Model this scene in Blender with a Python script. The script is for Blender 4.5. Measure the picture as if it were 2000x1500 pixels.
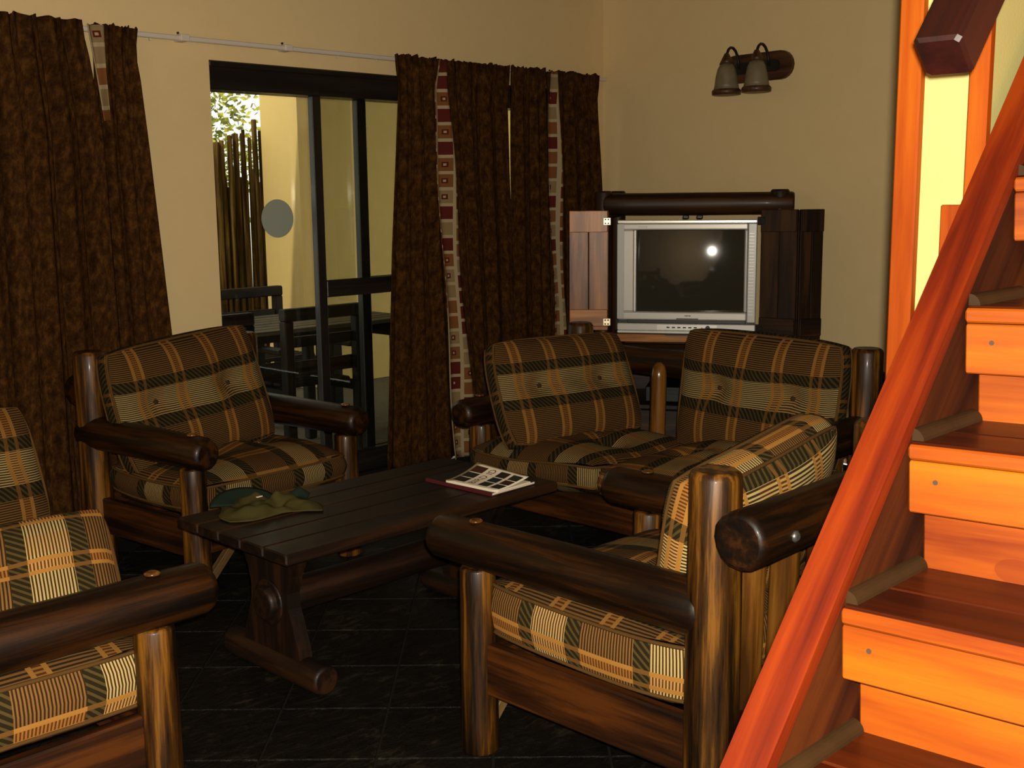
import bpy, bmesh, math, random
from mathutils import Vector, Matrix, noise

for o in list(bpy.data.objects): bpy.data.objects.remove(o)
S = bpy.context.scene
C = S.collection

# ------------------------------------------------------------------ camera
F, PITCH, ROLL, YAW, EYE = 2275.0, 9.25, -0.6, 45.8, 1.5
p, r, yw = (math.radians(a) for a in (PITCH, ROLL, YAW))
fw = Vector((math.sin(yw)*math.cos(p), math.cos(yw)*math.cos(p), -math.sin(p)))
rt0 = Vector((math.cos(yw), -math.sin(yw), 0)); up0 = rt0.cross(fw)
rt = rt0*math.cos(r) + up0*math.sin(r); up = up0*math.cos(r) - rt0*math.sin(r)
cd = bpy.data.cameras.new('camera'); cam = bpy.data.objects.new('camera', cd); C.objects.link(cam)
cd.sensor_width = 36.0; cd.lens = 36.0*F/2000.0; cd.clip_start = 0.05
cam.matrix_world = Matrix(((rt.x, up.x, -fw.x, 0), (rt.y, up.y, -fw.y, 0), (rt.z, up.z, -fw.z, EYE), (0, 0, 0, 1)))
S.camera = cam

# ------------------------------------------------------------------ world and light
W = bpy.data.worlds.new('world'); S.world = W; W.use_nodes = True
bg = W.node_tree.nodes['Background']; bg.inputs[0].default_value = (1.0, 0.97, 0.88, 1); bg.inputs[1].default_value = 1.8

fl = bpy.data.lights.new('camera_flash', 'POINT'); fl.energy = 520; fl.color = (1.0, 0.92, 0.78); fl.shadow_soft_size = 0.012
flo = bpy.data.objects.new('camera_flash', fl); C.objects.link(flo)
flo.location = Vector((0, 0, EYE)) + rt*0.020 + up*0.030 + fw*0.02

sn = bpy.data.lights.new('sun', 'SUN'); sn.energy = 2.6; sn.angle = 0.02; sn.color = (1.0, 0.93, 0.78)
sno = bpy.data.objects.new('sun', sn); C.objects.link(sno)
sno.rotation_euler = Vector((0.66, 0.10, -0.75)).to_track_quat('-Z', 'Y').to_euler()

vs = S.view_settings
vs.view_transform = 'Standard'; vs.look = 'None'; vs.exposure = 0.0; vs.gamma = 1.0; vs.use_curve_mapping = False

# ------------------------------------------------------------------ node helpers
class NT:
    def __init__(s, name, rough=0.6, spec=0.5, coat=0.0):
        s.m = bpy.data.materials.new(name); s.m.use_nodes = True
        s.t = s.m.node_tree; s.b = s.t.nodes['Principled BSDF']
        s.b.inputs['Roughness'].default_value = rough
        s.b.inputs['Specular IOR Level'].default_value = spec
        s.b.inputs['Coat Weight'].default_value = coat
        s.b.inputs['Coat Roughness'].default_value = 0.12
    def put(s, sock, v):
        if isinstance(v, bpy.types.NodeSocket): s.t.links.new(v, sock)
        elif v is not None: sock.default_value = v
    def math(s, op, a, b=None, c=None):
        n = s.t.nodes.new('ShaderNodeMath'); n.operation = op
        for i, v in enumerate((a, b, c)):
            if v is not None: s.put(n.inputs[i], v)
        return n.outputs[0]
    def attr(s, name):
        n = s.t.nodes.new('ShaderNodeAttribute'); n.attribute_name = name; return n.outputs['Vector']
    def obj(s):
        return s.t.nodes.new('ShaderNodeTexCoord').outputs['Object']
    def geo(s):
        return s.t.nodes.new('ShaderNodeNewGeometry').outputs['Position']
    def sep(s, v):
        n = s.t.nodes.new('ShaderNodeSeparateXYZ'); s.put(n.inputs[0], v); return n.outputs
    def comb(s, x, y, z):
        n = s.t.nodes.new('ShaderNodeCombineXYZ')
        for i, v in enumerate((x, y, z)): s.put(n.inputs[i], v)
        return n.outputs[0]
    def scale(s, v, sc):
        n = s.t.nodes.new('ShaderNodeMapping'); s.put(n.inputs[0], v); n.inputs['Scale'].default_value = sc; return n.outputs[0]
    def noise(s, v, sc, detail=3, rough=0.55, dist=0.0):
        n = s.t.nodes.new('ShaderNodeTexNoise'); s.put(n.inputs['Vector'], v)
        n.inputs['Scale'].default_value = sc; n.inputs['Detail'].default_value = detail
        n.inputs['Roughness'].default_value = rough; n.inputs['Distortion'].default_value = dist
        return n.outputs['Fac']
    def white(s, v):
        n = s.t.nodes.new('ShaderNodeTexWhiteNoise'); s.put(n.inputs['Vector'], v); return n.outputs['Value']
    def ramp(s, f, stops):
        n = s.t.nodes.new('ShaderNodeValToRGB'); e = n.color_ramp.elements
        while len(e) < len(stops): e.new(0.5)
        for i, (pos, col) in enumerate(stops): e[i].position = pos; e[i].color = (*col, 1)
        s.put(n.inputs[0], f); return n.outputs[0]
    def mix(s, f, a, b):
        n = s.t.nodes.new('ShaderNodeMix'); n.data_type = 'RGBA'
        s.put(n.inputs[0], f)
        s.put(n.inputs[6], (*a, 1) if isinstance(a, tuple) else a); s.put(n.inputs[7], (*b, 1) if isinstance(b, tuple) else b)
        return n.outputs[2]
    def color(s, v): s.put(s.b.inputs['Base Color'], (*v, 1) if isinstance(v, tuple) else v)
    def bump(s, h, strength, dist=0.01):
        n = s.t.nodes.new('ShaderNodeBump'); s.put(n.inputs['Height'], h)
        n.inputs['Strength'].default_value = strength; n.inputs['Distance'].default_value = dist
        s.t.links.new(n.outputs[0], s.b.inputs['Normal'])
    def lt(s, a, b): return s.math('LESS_THAN', a, b)
    def gt(s, a, b): return s.math('GREATER_THAN', a, b)
    def mul(s, a, b): return s.math('MULTIPLY', a, b)
    def add(s, a, b): return s.math('ADD', a, b)
    def band(s, x, c, h): return s.lt(s.math('ABSOLUTE', s.math('SUBTRACT', x, c)), h)
    def within(s, x, a, b): return s.mul(s.gt(x, a), s.lt(x, b))

MAT = {}
def plain(name, col, rough=0.6, spec=0.4, metal=0.0, noise_amt=0.0, coat=0.0):
    n = NT(name, rough, spec, coat); n.b.inputs['Metallic'].default_value = metal
    if noise_amt:
        f = n.noise(n.obj(), 14, 4)
        n.color(n.mix(f, tuple(c*(1-noise_amt) for c in col), tuple(min(1, c*(1+noise_amt)) for c in col)))
    else: n.color(col)
    MAT[name] = n.m; return n.m

def wood(name, dark, mid, light, rough=0.35, coat=0.25, across=22.0, along=1.0, knots=False, spec=0.4):
    """grain runs along the last axis of the stored 'gr' coordinates"""
    n = NT(name, rough, spec, coat)
    g = n.attr('gr'); gx = n.scale(g, (1, 1, 0.06*along))
    f1 = n.noise(gx, across, 6, 0.62, 0.25); f2 = n.noise(n.scale(g, (1, 1, 0.25)), 6.0, 3)
    f = n.add(n.mul(f1, 0.75), n.mul(f2, 0.25))
    col = n.ramp(f, [(0.40, dark), (0.50, mid), (0.60, light)])
    if knots:
        v = n.t.nodes.new('ShaderNodeTexVoronoi'); v.inputs['Scale'].default_value = 5.0
        n.put(v.inputs['Vector'], n.scale(g, (1.0, 1.0, 0.62)))
        k = n.lt(v.outputs['Distance'], 0.10); rg = n.within(v.outputs['Distance'], 0.10, 0.16)
        col = n.mix(n.mul(rg, 0.5), col, dark); col = n.mix(n.mul(k, 0.85), col, tuple(c*0.25 + 0.01 for c in dark))
    n.color(col); n.bump(f1, 0.18, 0.004); MAT[name] = n.m; return n.m

wood('log_wood', (0.006, 0.0024, 0.0005), (0.046, 0.0165, 0.0018), (0.180, 0.070, 0.0065), 0.45, 0.06, 34, spec=0.28)
wood('arm_wood', (0.0026, 0.0010, 0.0003), (0.0100, 0.0032, 0.0005), (0.036, 0.0108, 0.0012), 0.45, 0.05, 26, spec=0.28)
wood('rail_wood', (0.006, 0.0016, 0.0004), (0.028, 0.0075, 0.0010), (0.080, 0.022, 0.0025), 0.45, 0.05, 20)
wood('table_wood', (0.0035, 0.0012, 0.0004), (0.0105, 0.0034, 0.0008), (0.028, 0.0092, 0.0018), 0.55, 0.04, 18, spec=0.3)
wood('cabinet_wood', (0.005, 0.0018, 0.0004), (0.018, 0.0062, 0.0010), (0.046, 0.017, 0.0028), 0.5, 0.04, 20, spec=0.3)
wood('pine_inner', (0.075, 0.020, 0.0018), (0.25, 0.082, 0.0080), (0.46, 0.175, 0.020), 0.36, 0.0, 16, knots=True, spec=0.35)
wood('slat_wood', (0.035, 0.012, 0.0018), (0.095, 0.034, 0.0045), (0.20, 0.080, 0.012), 0.25, 0.5, 20)
wood('stair_pine', (0.115, 0.0135, 0.0006), (0.225, 0.043, 0.0010), (0.32, 0.082, 0.0016), 0.5, 0.04, 9, knots=True, spec=0.25)
wood('stair_tread', (0.020, 0.0026, 0.0004), (0.042, 0.0060, 0.0006), (0.075, 0.012, 0.0009), 0.4, 0.08, 12, spec=0.25)
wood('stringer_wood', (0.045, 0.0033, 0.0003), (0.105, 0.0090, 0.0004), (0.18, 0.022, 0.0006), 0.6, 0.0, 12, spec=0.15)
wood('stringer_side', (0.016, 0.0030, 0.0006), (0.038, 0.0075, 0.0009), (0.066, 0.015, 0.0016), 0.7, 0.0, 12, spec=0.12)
wood('trim_wood', (0.17, 0.021, 0.0006), (0.25, 0.042, 0.0009), (0.31, 0.068, 0.0014), 0.55, 0.0, 14, spec=0.15)
wood('handrail_wood', (0.008, 0.0010, 0.0004), (0.015, 0.0015, 0.0005), (0.026, 0.0026, 0.0007), 0.45, 0.05, 12)
wood('patio_wood', (0.004, 0.0025, 0.001), (0.010, 0.0063, 0.003), (0.030, 0.02, 0.010), 0.6, 0.0, 18, spec=0.25)
wood('patio_table_wood', (0.03, 0.022, 0.012), (0.075, 0.058, 0.035), (0.14, 0.11, 0.07), 0.5, 0.0, 18)
wood('fence_wood', (0.016, 0.008, 0.0018), (0.070, 0.037, 0.008), (0.19, 0.11, 0.028), 0.85, 0.0, 24, spec=0.1)
wood('door_wood', (0.006, 0.0045, 0.0035), (0.011, 0.008, 0.006), (0.018, 0.013, 0.009), 0.45, 0.1, 18)
wood('lamp_wood', (0.025, 0.0085, 0.0025), (0.055, 0.019, 0.005), (0.09, 0.034, 0.009), 0.5, 0.1, 24)
wood('brace_wood', (0.08, 0.04, 0.012), (0.13, 0.07, 0.02), (0.18, 0.1, 0.034), 0.6, 0.0, 18)

def wall_mat(name, a, b):
    n = NT(name, 0.9, 0.15); g = n.geo()
    f = n.noise(g, 9, 5, 0.6); h = n.noise(g, 160, 3)
    n.color(n.mix(f, a, b)); n.bump(h, 0.12, 0.003); MAT[name] = n.m
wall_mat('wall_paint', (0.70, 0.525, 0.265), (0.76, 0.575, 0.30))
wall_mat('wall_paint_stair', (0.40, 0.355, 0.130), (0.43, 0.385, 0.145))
wall_mat('outside_paint', (0.66, 0.46, 0.17), (0.72, 0.51, 0.20))
wall_mat('ceiling_paint', (0.10, 0.06, 0.03), (0.13, 0.08, 0.04))
wall_mat('rear_paint', (0.20, 0.14, 0.08), (0.24, 0.17, 0.10))

def slate():
    n = NT('slate', 0.5, 0.22); g = n.geo()
    f = n.noise(g, 3.0, 6, 0.7); f2 = n.noise(n.scale(g, (1, 2.2, 1)), 14, 6, 0.7, 0.6)
    n.color(n.ramp(n.add(n.mul(f, 0.5), n.mul(f2, 0.5)), [(0.38, (0.0022, 0.0018, 0.0012)), (0.54, (0.0055, 0.0043, 0.0026)), (0.66, (0.034, 0.028, 0.017))]))
    n.bump(f2, 0.8, 0.016); MAT['slate'] = n.m
slate()
plain('grout', (0.010, 0.0085, 0.006), 0.8, 0.15)

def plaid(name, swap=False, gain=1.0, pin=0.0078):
    n = NT(name, 0.92, 0.12); x = n.sep(n.attr('fab'))
    u, v = (x[1], x[0]) if swap else (x[0], x[1])
    Pu, Pv = 0.165, 0.36
    m = n.math('FLOORED_MODULO', u, Pu); k = n.math('FLOORED_MODULO', v, Pv)
    cu = n.math('FLOOR', n.math('DIVIDE', u, Pu)); cv = n.math('FLOOR', n.math('DIVIDE', v, Pv))
    lines = n.math('MAXIMUM', n.band(m, 0.050, 0.0062), n.band(m, 0.085, 0.0062))
    mid = n.within(m, 0.057, 0.080)
    hatch = n.math('MAXIMUM', n.lt(k, 0.045), n.within(k, 0.155, 0.20))
    light = n.within(k, 0.045, 0.155)
    ps = n.lt(n.math('FRACT', n.math('DIVIDE', v, pin)), 0.52)
    ds = n.lt(n.math('FRACT', n.math('DIVIDE', n.add(u, n.mul(v, 0.8)), 0.019)), 0.42)
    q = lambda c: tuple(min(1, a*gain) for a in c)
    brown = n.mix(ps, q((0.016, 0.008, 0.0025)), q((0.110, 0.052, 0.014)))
    cream = n.mix(ps, q((0.020, 0.013, 0.005)), q((0.265, 0.185, 0.070)))
    odd = n.gt(n.math('FLOORED_MODULO', n.add(cu, cv), 2.0), 0.5)
    rust = n.mix(ps, q((0.080, 0.027, 0.005)), q((0.25, 0.090, 0.014)))
    cream2 = n.mix(n.mul(odd, n.within(m, 0.10, 0.165)), cream, n.mix(0.25, cream, rust))
    hc = n.mix(ds, q((0.010, 0.007, 0.002)), q((0.040, 0.027, 0.008)))
    col = n.mix(light, brown, cream2)
    col = n.mix(mid, col, n.mix(0.5, col, rust))
    col = n.mix(hatch, col, hc)
    lc = n.mix(hatch, q((0.200, 0.092, 0.018)), q((0.085, 0.038, 0.008)))
    col = n.mix(lines, col, lc)
    f = n.noise(n.attr('fab'), 900, 2)
    n.color(col); n.bump(n.add(n.mul(ps, 0.6), f), 0.35, 0.002); MAT[name] = n.m
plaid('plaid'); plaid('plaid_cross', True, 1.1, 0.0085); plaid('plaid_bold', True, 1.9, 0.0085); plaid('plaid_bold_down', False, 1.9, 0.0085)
plain('piping', (0.085, 0.042, 0.011), 0.9, 0.1)
plain('button', (0.035, 0.02, 0.01), 0.8, 0.1)

def curtain_mat():
    n = NT('curtain_cloth', 0.95, 0.06); g = n.attr('fab')
    f = n.noise(n.scale(g, (1, 0.5, 1)), 38, 6, 0.72); f2 = n.noise(g, 260, 2)
    n.color(n.ramp(f, [(0.38, (0.020, 0.0076, 0.0020)), (0.52, (0.046, 0.0178, 0.0041)), (0.64, (0.085, 0.035, 0.0075))]))
    n.bump(f2, 0.3, 0.003); MAT['curtain_cloth'] = n.m
curtain_mat()
def lining_mat():
    n = NT('curtain_lining', 0.9, 0.1); x = n.sep(n.attr('fab'))
    u = n.math('DIVIDE', x[0], 0.075); v = n.math('DIVIDE', n.add(x[1], n.mul(n.math('FLOOR', u), 0.033)), 0.085)
    cu, cv = n.math('FLOOR', u), n.math('FLOOR', v); a, b = n.math('FRACT', u), n.math('FRACT', v)
    w = n.white(n.comb(cu, cv, 3.0)); w2 = n.white(n.comb(cu, cv, 9.0))
    du = n.math('ABSOLUTE', n.math('SUBTRACT', a, 0.5)); dv = n.math('ABSOLUTE', n.math('SUBTRACT', b, 0.5))
    rad = n.math('MAXIMUM', du, dv)
    cream, brown, maroon, tan = (0.34, 0.26, 0.15), (0.17, 0.065, 0.02), (0.085, 0.013, 0.009), (0.22, 0.15, 0.07)
    c = n.mix(n.lt(w, 0.38), tan, brown); c = n.mix(n.gt(w, 0.70), c, maroon)
    col = n.mix(n.lt(rad, 0.40), cream, c)
    inner = n.mul(n.lt(rad, 0.16), n.lt(w2, 0.55))
    col = n.mix(inner, col, maroon); col = n.mix(n.mul(n.lt(rad, 0.07), n.lt(w2, 0.55)), col, cream)
    n.color(col); MAT['curtain_lining'] = n.m
lining_mat()

plain('rail_white', (0.62, 0.55, 0.46), 0.5, 0.4)
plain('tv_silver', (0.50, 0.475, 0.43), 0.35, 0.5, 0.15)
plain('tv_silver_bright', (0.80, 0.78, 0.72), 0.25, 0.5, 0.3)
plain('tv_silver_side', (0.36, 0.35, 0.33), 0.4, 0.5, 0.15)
plain('tv_black', (0.006, 0.006, 0.006), 0.4, 0.4)
plain('tv_screen', (0.030, 0.027, 0.019), 0.06, 0.6)
plain('tv_lamp', (0.5, 0.2, 0.05), 0.5)
plain('brass', (0.75, 0.62, 0.40), 0.35, 0.5, 0.5)
plain('iron', (0.012, 0.011, 0.010), 0.45, 0.5, 0.4)
plain('steel', (0.45, 0.43, 0.40), 0.25, 0.5, 0.9)
plain('shade_glass', (0.17, 0.135, 0.075), 0.5, 0.5, noise_amt=0.35)
plain('lamp_metal', (0.010, 0.008, 0.007), 0.45, 0.4)
plain('paper_white', (0.82, 0.72, 0.55), 0.6, 0.3)
plain('paper_edge', (0.80, 0.70, 0.50), 0.8, 0.2)
plain('maroon_cover', (0.075, 0.010, 0.012), 0.45, 0.4)
plain('navy_cover', (0.012, 0.011, 0.012), 0.5, 0.3)
plain('ink_maroon', (0.10, 0.014, 0.010), 0.6, 0.2)
for i, c in enumerate(((0.020, 0.013, 0.010), (0.012, 0.018, 0.014), (0.05, 0.014, 0.008), (0.018, 0.026, 0.012), (0.012, 0.016, 0.026))):
    plain('picture_%d' % i, c, 0.5, 0.3, noise_amt=0.8)
plain('cap_olive', (0.055, 0.046, 0.014), 0.95, 0.05, noise_amt=0.35)
plain('cap_teal', (0.013, 0.021, 0.015), 0.95, 0.05, noise_amt=0.35)
plain('sticker', (0.30, 0.33, 0.27), 0.7, 0.2)
plain('paving', (0.16, 0.13, 0.09), 0.8, 0.2, noise_amt=0.3)
plain('moulding_worn', (0.026, 0.012, 0.0032), 0.6, 0.15, noise_amt=0.5)
plain('nail', (0.05, 0.03, 0.02), 0.5)
plain('bark', (0.06, 0.04, 0.02), 0.9)
def leaf():
    n = NT('leaf', 0.6, 0.3); f = n.noise(n.geo(), 7, 3)
    n.color(n.ramp(f, [(0.35, (0.06, 0.085, 0.006)), (0.5, (0.26, 0.28, 0.02)), (0.62, (0.55, 0.50, 0.06))]))
    n.b.inputs['Transmission Weight'].default_value = 0.0
    MAT['leaf'] = n.m
leaf()
def glass():
    n = NT('pane_glass', 0.02); t = n.t
    tr = t.nodes.new('ShaderNodeBsdfTransparent'); tr.inputs[0].default_value = (0.86, 0.88, 0.84, 1)
    gl = t.nodes.new('ShaderNodeBsdfGlossy'); gl.inputs['Roughness'].default_value = 0.02
    mx = t.nodes.new('ShaderNodeMixShader'); mx.inputs[0].default_value = 0.05
    t.links.new(tr.outputs[0], mx.inputs[1]); t.links.new(gl.outputs[0], mx.inputs[2])
    t.links.new(mx.outputs[0], t.nodes['Material Output'].inputs[0]); MAT['pane_glass'] = n.m
glass()

# ------------------------------------------------------------------ mesh helpers
class MB:
    def __init__(s): s.v, s.f, s.g, s.a, s.smooth = [], [], [], [], []
    def vert(s, co, gr=(0, 0, 0), fab=(0, 0, 0)):
        s.v.append(tuple(co)); s.g.append(tuple(gr)); s.a.append(tuple(fab)); return len(s.v)-1
    def face(s, idx, smooth=False): s.f.append(tuple(idx)); s.smooth.append(smooth)
    def box(s, lo, hi, axis=None, M=None, seed=0.0, taper=None):
        lo, hi = Vector(lo), Vector(hi); d = hi-lo
        if axis is None: axis = max(range(3), key=lambda i: d[i])
        i0 = len(s.v)
        for z in (lo.z, hi.z):
            for y in (lo.y, hi.y):
                for x in (lo.x, hi.x):
                    q = Vector((x, y, z)); g = [q[(axis+1) % 3]+seed*1.37, q[(axis+2) % 3]+seed*0.71, q[axis]+seed]
                    s.vert(M @ q if M else q, g, (x+y*0.0, z, 0) if d.y < min(d.x, d.z) else (x, y, 0))
        for f in ((0, 2, 3, 1), (4, 5, 7, 6), (0, 1, 5, 4), (2, 6, 7, 3), (0, 4, 6, 2), (1, 3, 7, 5)):
            s.face([i0+k for k in f])
    def bbox(s, lo, hi, bev=0.006, axis=None, M=None, seed=0.0):
        """box with chamfered edges along its long axis and ends"""
        lo, hi = Vector(lo), Vector(hi); d = hi-lo
        if axis is None: axis = max(range(3), key=lambda i: d[i])
        A, B = (axis+1) % 3, (axis+2) % 3; b = min(bev, d[A]*0.45, d[B]*0.45)
        ring = [(lo[A]+b, lo[B]), (hi[A]-b, lo[B]), (hi[A], lo[B]+b), (hi[A], hi[B]-b), (hi[A]-b, hi[B]), (lo[A]+b, hi[B]), (lo[A], hi[B]-b), (lo[A], lo[B]+b)]
        cA, cB = (lo[A]+hi[A])/2, (lo[B]+hi[B])/2
        def shrink(q, e):
            return (q[0] + (e if q[0] < cA else -e), q[1] + (e if q[1] < cB else -e))
        rows = [(lo[axis], b*0.8), (lo[axis]+b, 0), (hi[axis]-b, 0), (hi[axis], b*0.8)]
        i0 = len(s.v)
        for t, e in rows:
            for q in ring:
                a2 = shrink(q, e); co = [0, 0, 0]; co[axis] = t; co[A], co[B] = a2
                co = Vector(co); s.vert(M @ co if M else co, (co[A]+seed*1.37, co[B]+seed*0.71, co[axis]+seed), (co.x, co.y, 0))
        for k in range(3):
            for j in range(8):
                a, c2 = i0+k*8+j, i0+k*8+(j+1) % 8
                s.face((a, c2, c2+8, a+8))
        s.face([i0+j for j in range(7, -1, -1)]); s.face([i0+24+j for j in range(8)])
    def tube(s, pts, radii, seg=12, caps=True, seed=0.0, smooth=True, wob=0.0):
        """swept round section; grain along the path"""
        pts = [Vector(q) for q in pts]; n = len(pts); L = 0; prev = None; i0 = len(s.v)
        ax = None
        for i, q in enumerate(pts):
            d = (pts[min(i+1, n-1)]-pts[max(i-1, 0)])
            if d.length < 1e-9: d = Vector((0, 0, 1))
            d.normalize()
            if ax is None: ax = d.orthogonal().normalized()
            ax = (ax - d*ax.dot(d)); ax = ax.normalized() if ax.length > 1e-6 else d.orthogonal().normalized()
            bx = d.cross(ax)
            if i: L += (q-pts[i-1]).length
            for j in range(seg):
                a = 2*math.pi*j/seg; rr = radii[i]
                if wob: rr *= 1 + wob*noise.noise(Vector((math.cos(a)*1.3+seed*3, math.sin(a)*1.3, L*3.0+seed)))
                o = ax*math.cos(a)*rr + bx*math.sin(a)*rr
                s.vert(q+o, (math.cos(a)*rr+seed*1.7, math.sin(a)*rr+seed*0.9, L+seed), (a*0.05, L, 0))
        for i in range(n-1):
            for j in range(seg):
                a, b = i0+i*seg+j, i0+i*seg+(j+1) % seg
                s.face((a, b, b+seg, a+seg), smooth)
        if caps:
            s.face([i0+j for j in range(seg-1, -1, -1)]); s.face([i0+(n-1)*seg+j for j in range(seg)])
    def log(s, p0, p1, r0, r1=None, seed=0.0, seg=16, bev=0.016, wob=0.05, point=False):
        p0, p1 = Vector(p0), Vector(p1); r1 = r1 or r0; L = (p1-p0).length; d = (p1-p0)/L
        ts = [0, bev*0.35/L, bev/L, 0.15, 0.32, 0.5, 0.68, 0.85, 1-bev/L, 1-bev*0.35/L, 1]
        rs = []
        for i, t in enumerate(ts):
            base = r0 + (r1-r0)*t
            if i in (0, 10): base -= bev*0.75
            elif i in (1, 9): base -= bev*0.28
            rs.append(base)
        if point: ts[-3:] = [1-0.12, 1-0.035, 1]; rs[-3:] = [r1, r1*0.8, r1*0.25]
        s.tube([p0 + d*(L*t) for t in ts], rs, seg, True, seed, True, wob)
    def lathe(s, prof, M, seg=20, smooth=True, seed=0.0):
        i0 = len(s.v)
        for (rr, z) in prof:
            for j in range(seg):
                a = 2*math.pi*j/seg; q = Vector((rr*math.cos(a), rr*math.sin(a), z))
                s.vert(M @ q, (q.x+seed, q.y, q.z+seed), (a*0.1, z, 0))
        for i in range(len(prof)-1):
            for j in range(seg):
                a, b = i0+i*seg+j, i0+i*seg+(j+1) % seg; s.face((a, b, b+seg, a+seg), smooth)
        s.face([i0+j for j in range(seg-1, -1, -1)]); s.face([i0+(len(prof)-1)*seg+j for j in range(seg)])
    def prism(s, poly, y0, y1, M=None, seed=0.0, grain=2):
        """poly in (x,z), extruded along y"""
        n = len(poly); i0 = len(s.v)
        for y in (y0, y1):
            for (x, z) in poly:
                q = Vector((x, y, z)); g = {0: (y+seed, z, x+seed), 2: (x+seed, y, z+seed)}[grain]
                s.vert(M @ q if M else q, g, (x, z, 0))
        s.face(list(range(i0, i0+n))); s.face(list(range(i0+2*n-1, i0+n-1, -1)))
        for j in range(n):
            a, b = i0+j, i0+(j+1) % n; s.face((b, a, a+n, b+n))
    def grid(s, fn, nu, nv, smooth=True, flip=False):
        """fn(u,v) in 0..1 -> (co, fab)"""
        i0 = len(s.v)
        for j in range(nv+1):
            for i in range(nu+1):
                co, fb = fn(i/nu, j/nv); s.vert(co, co, fb)
        for j in range(nv):
            for i in range(nu):
                a = i0+j*(nu+1)+i; q = (a, a+1, a+nu+2, a+nu+1)
                s.face(q[::-1] if flip else q, smooth)
    def mesh(s, name):
        me = bpy.data.meshes.new(name); me.from_pydata(s.v, [], s.f)
        me.polygons.foreach_set('use_smooth', s.smooth)
        for nm, dat in (('gr', s.g), ('fab', s.a)):
            at = me.attributes.new(nm, 'FLOAT_VECTOR', 'POINT'); at.data.foreach_set('vector', [c for q in dat for c in q])
        bm = bmesh.new(); bm.from_mesh(me); bmesh.ops.recalc_face_normals(bm, faces=bm.faces); bm.to_mesh(me); bm.free()
        return me

def place(name, me, mat=None, parent=None):
    if mat: me.materials.clear(); me.materials.append(MAT[mat])
    o = bpy.data.objects.new(name, me); C.objects.link(o)
    if parent: o.parent = parent
    return o
def obj(name, mb, mat, parent=None): return place(name, mb.mesh(name), mat, parent)
def tag(o, label, cat, group=None):
    o['label'] = label; o['category'] = cat
    if group: o['group'] = group
    return o
def thing(name, label, cat, loc=(0, 0, 0), rotz=0.0, group=None):
    o = bpy.data.objects.new(name, None); C.objects.link(o); o.location = loc; o.rotation_euler = (0, 0, rotz)
    o.empty_display_size = 0.1
    return tag(o, label, cat, group)
def struct(name, mb, mat, label=None):
    o = obj(name, mb, mat); o['kind'] = 'structure'
    if label: o['label'] = label
    return o
def sbox(name, lo, hi, mat, label=None):
    m = MB(); m.box(lo, hi); return struct(name, m, mat, label)
rnd = random.Random(4)

# ------------------------------------------------------------------ room shell
WY, WX, H = 4.84, 5.83, 2.95            # left (door) wall plane, far (television) wall plane, ceiling
X0, Y0 = -1.7, -1.4
DX0, DX1, DZ = 3.0, 5.40, 2.125         # patio door opening
floor = sbox('floor', (X0, Y0, -0.12), (WX, WY, -0.006), 'grout', 'dark slate tiled floor')
m = MB(); T = 0.3160; hs = T/2-0.004
m.bbox((-hs, -hs, -0.016), (hs, hs, 0.0), 0.0012, axis=2)
tile_me = m.mesh('tile'); tile_me.materials.append(MAT['slate'])
fx, fy = Vector((rt0.x, rt0.y, 0)), Vector((math.sin(yw), math.cos(yw), 0))
for i in range(-12, 14):
    for j in range(1, 26):
        c = fx*(0.255 + T*(i+0.5)) + fy*(2.94 + T*(j-6+0.5))
        cs = [c + fx*a*T/2 + fy*b*T/2 for a in (-1, 1) for b in (-1, 1)]
        if all(0.55 < q.x < WX-0.01 and 0.95 < q.y < WY-0.01 for q in cs):
            o = bpy.data.objects.new('tile', tile_me); C.objects.link(o); o.parent = floor
            o.location = (c.x, c.y, 0.0); o.rotation_euler = (0, 0, -yw)
m = MB()
m.box((X0, WY, 0), (DX0, WY+0.2, H)); m.box((DX0, WY, DZ), (DX1, WY+0.2, H)); m.box((DX1, WY, 0), (WX+0.2, WY+0.2, H))
struct('wall_left', m, 'wall_paint', 'beige plastered wall with the patio door')
sbox('wall_back', (WX, Y0, 0), (WX+0.2, WY, H), 'wall_paint', 'beige plastered wall behind the television cabinet')
sbox('wall_rear', (X0, Y0-0.2, 0), (WX, Y0, H), 'rear_paint')
sbox('wall_entry', (X0-0.2, Y0, 0), (X0, WY, H), 'rear_paint')
sbox('ceiling', (X0-0.2, Y0-0.2, H), (WX+0.2, WY+0.2, H+0.15), 'ceiling_paint')
# short partition beside the stairs, its end wall edged with pine boards
PX, PY0, PY1 = 1.875, 0.775, 0.902
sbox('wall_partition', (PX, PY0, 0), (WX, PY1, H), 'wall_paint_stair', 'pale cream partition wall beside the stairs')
m = MB(); m.bbox((PX-0.022, PY1-0.028, 0), (PX-0.001, PY1+0.012, H), 0.003, axis=2, seed=2.1); struct('trim_1', m, 'trim_wood', 'orange pine board edging the partition')
m = MB(); m.bbox((PX-0.022, PY0-0.012, 1.40), (PX-0.001, PY0+0.020, H), 0.003, axis=2, seed=5.3); struct('trim_2', m, 'trim_wood', 'orange pine board edging the partition above the stringer')
m = MB(); m.bbox((PX-0.020, PY0+0.021, 0.9), (PX-0.001, PY0+0.056, 1.476), 0.002, axis=2, seed=7.7); struct('trim_3', m, 'trim_wood', 'short pine block beside the stair stringer')
m = MB(); m.bbox((2.06, PY0-0.022, 1.62), (2.10, PY0-0.001, H), 0.003, axis=2, seed=9.2); struct('trim_4', m, 'trim_wood', 'pine batten on the stair side of the partition')

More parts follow.
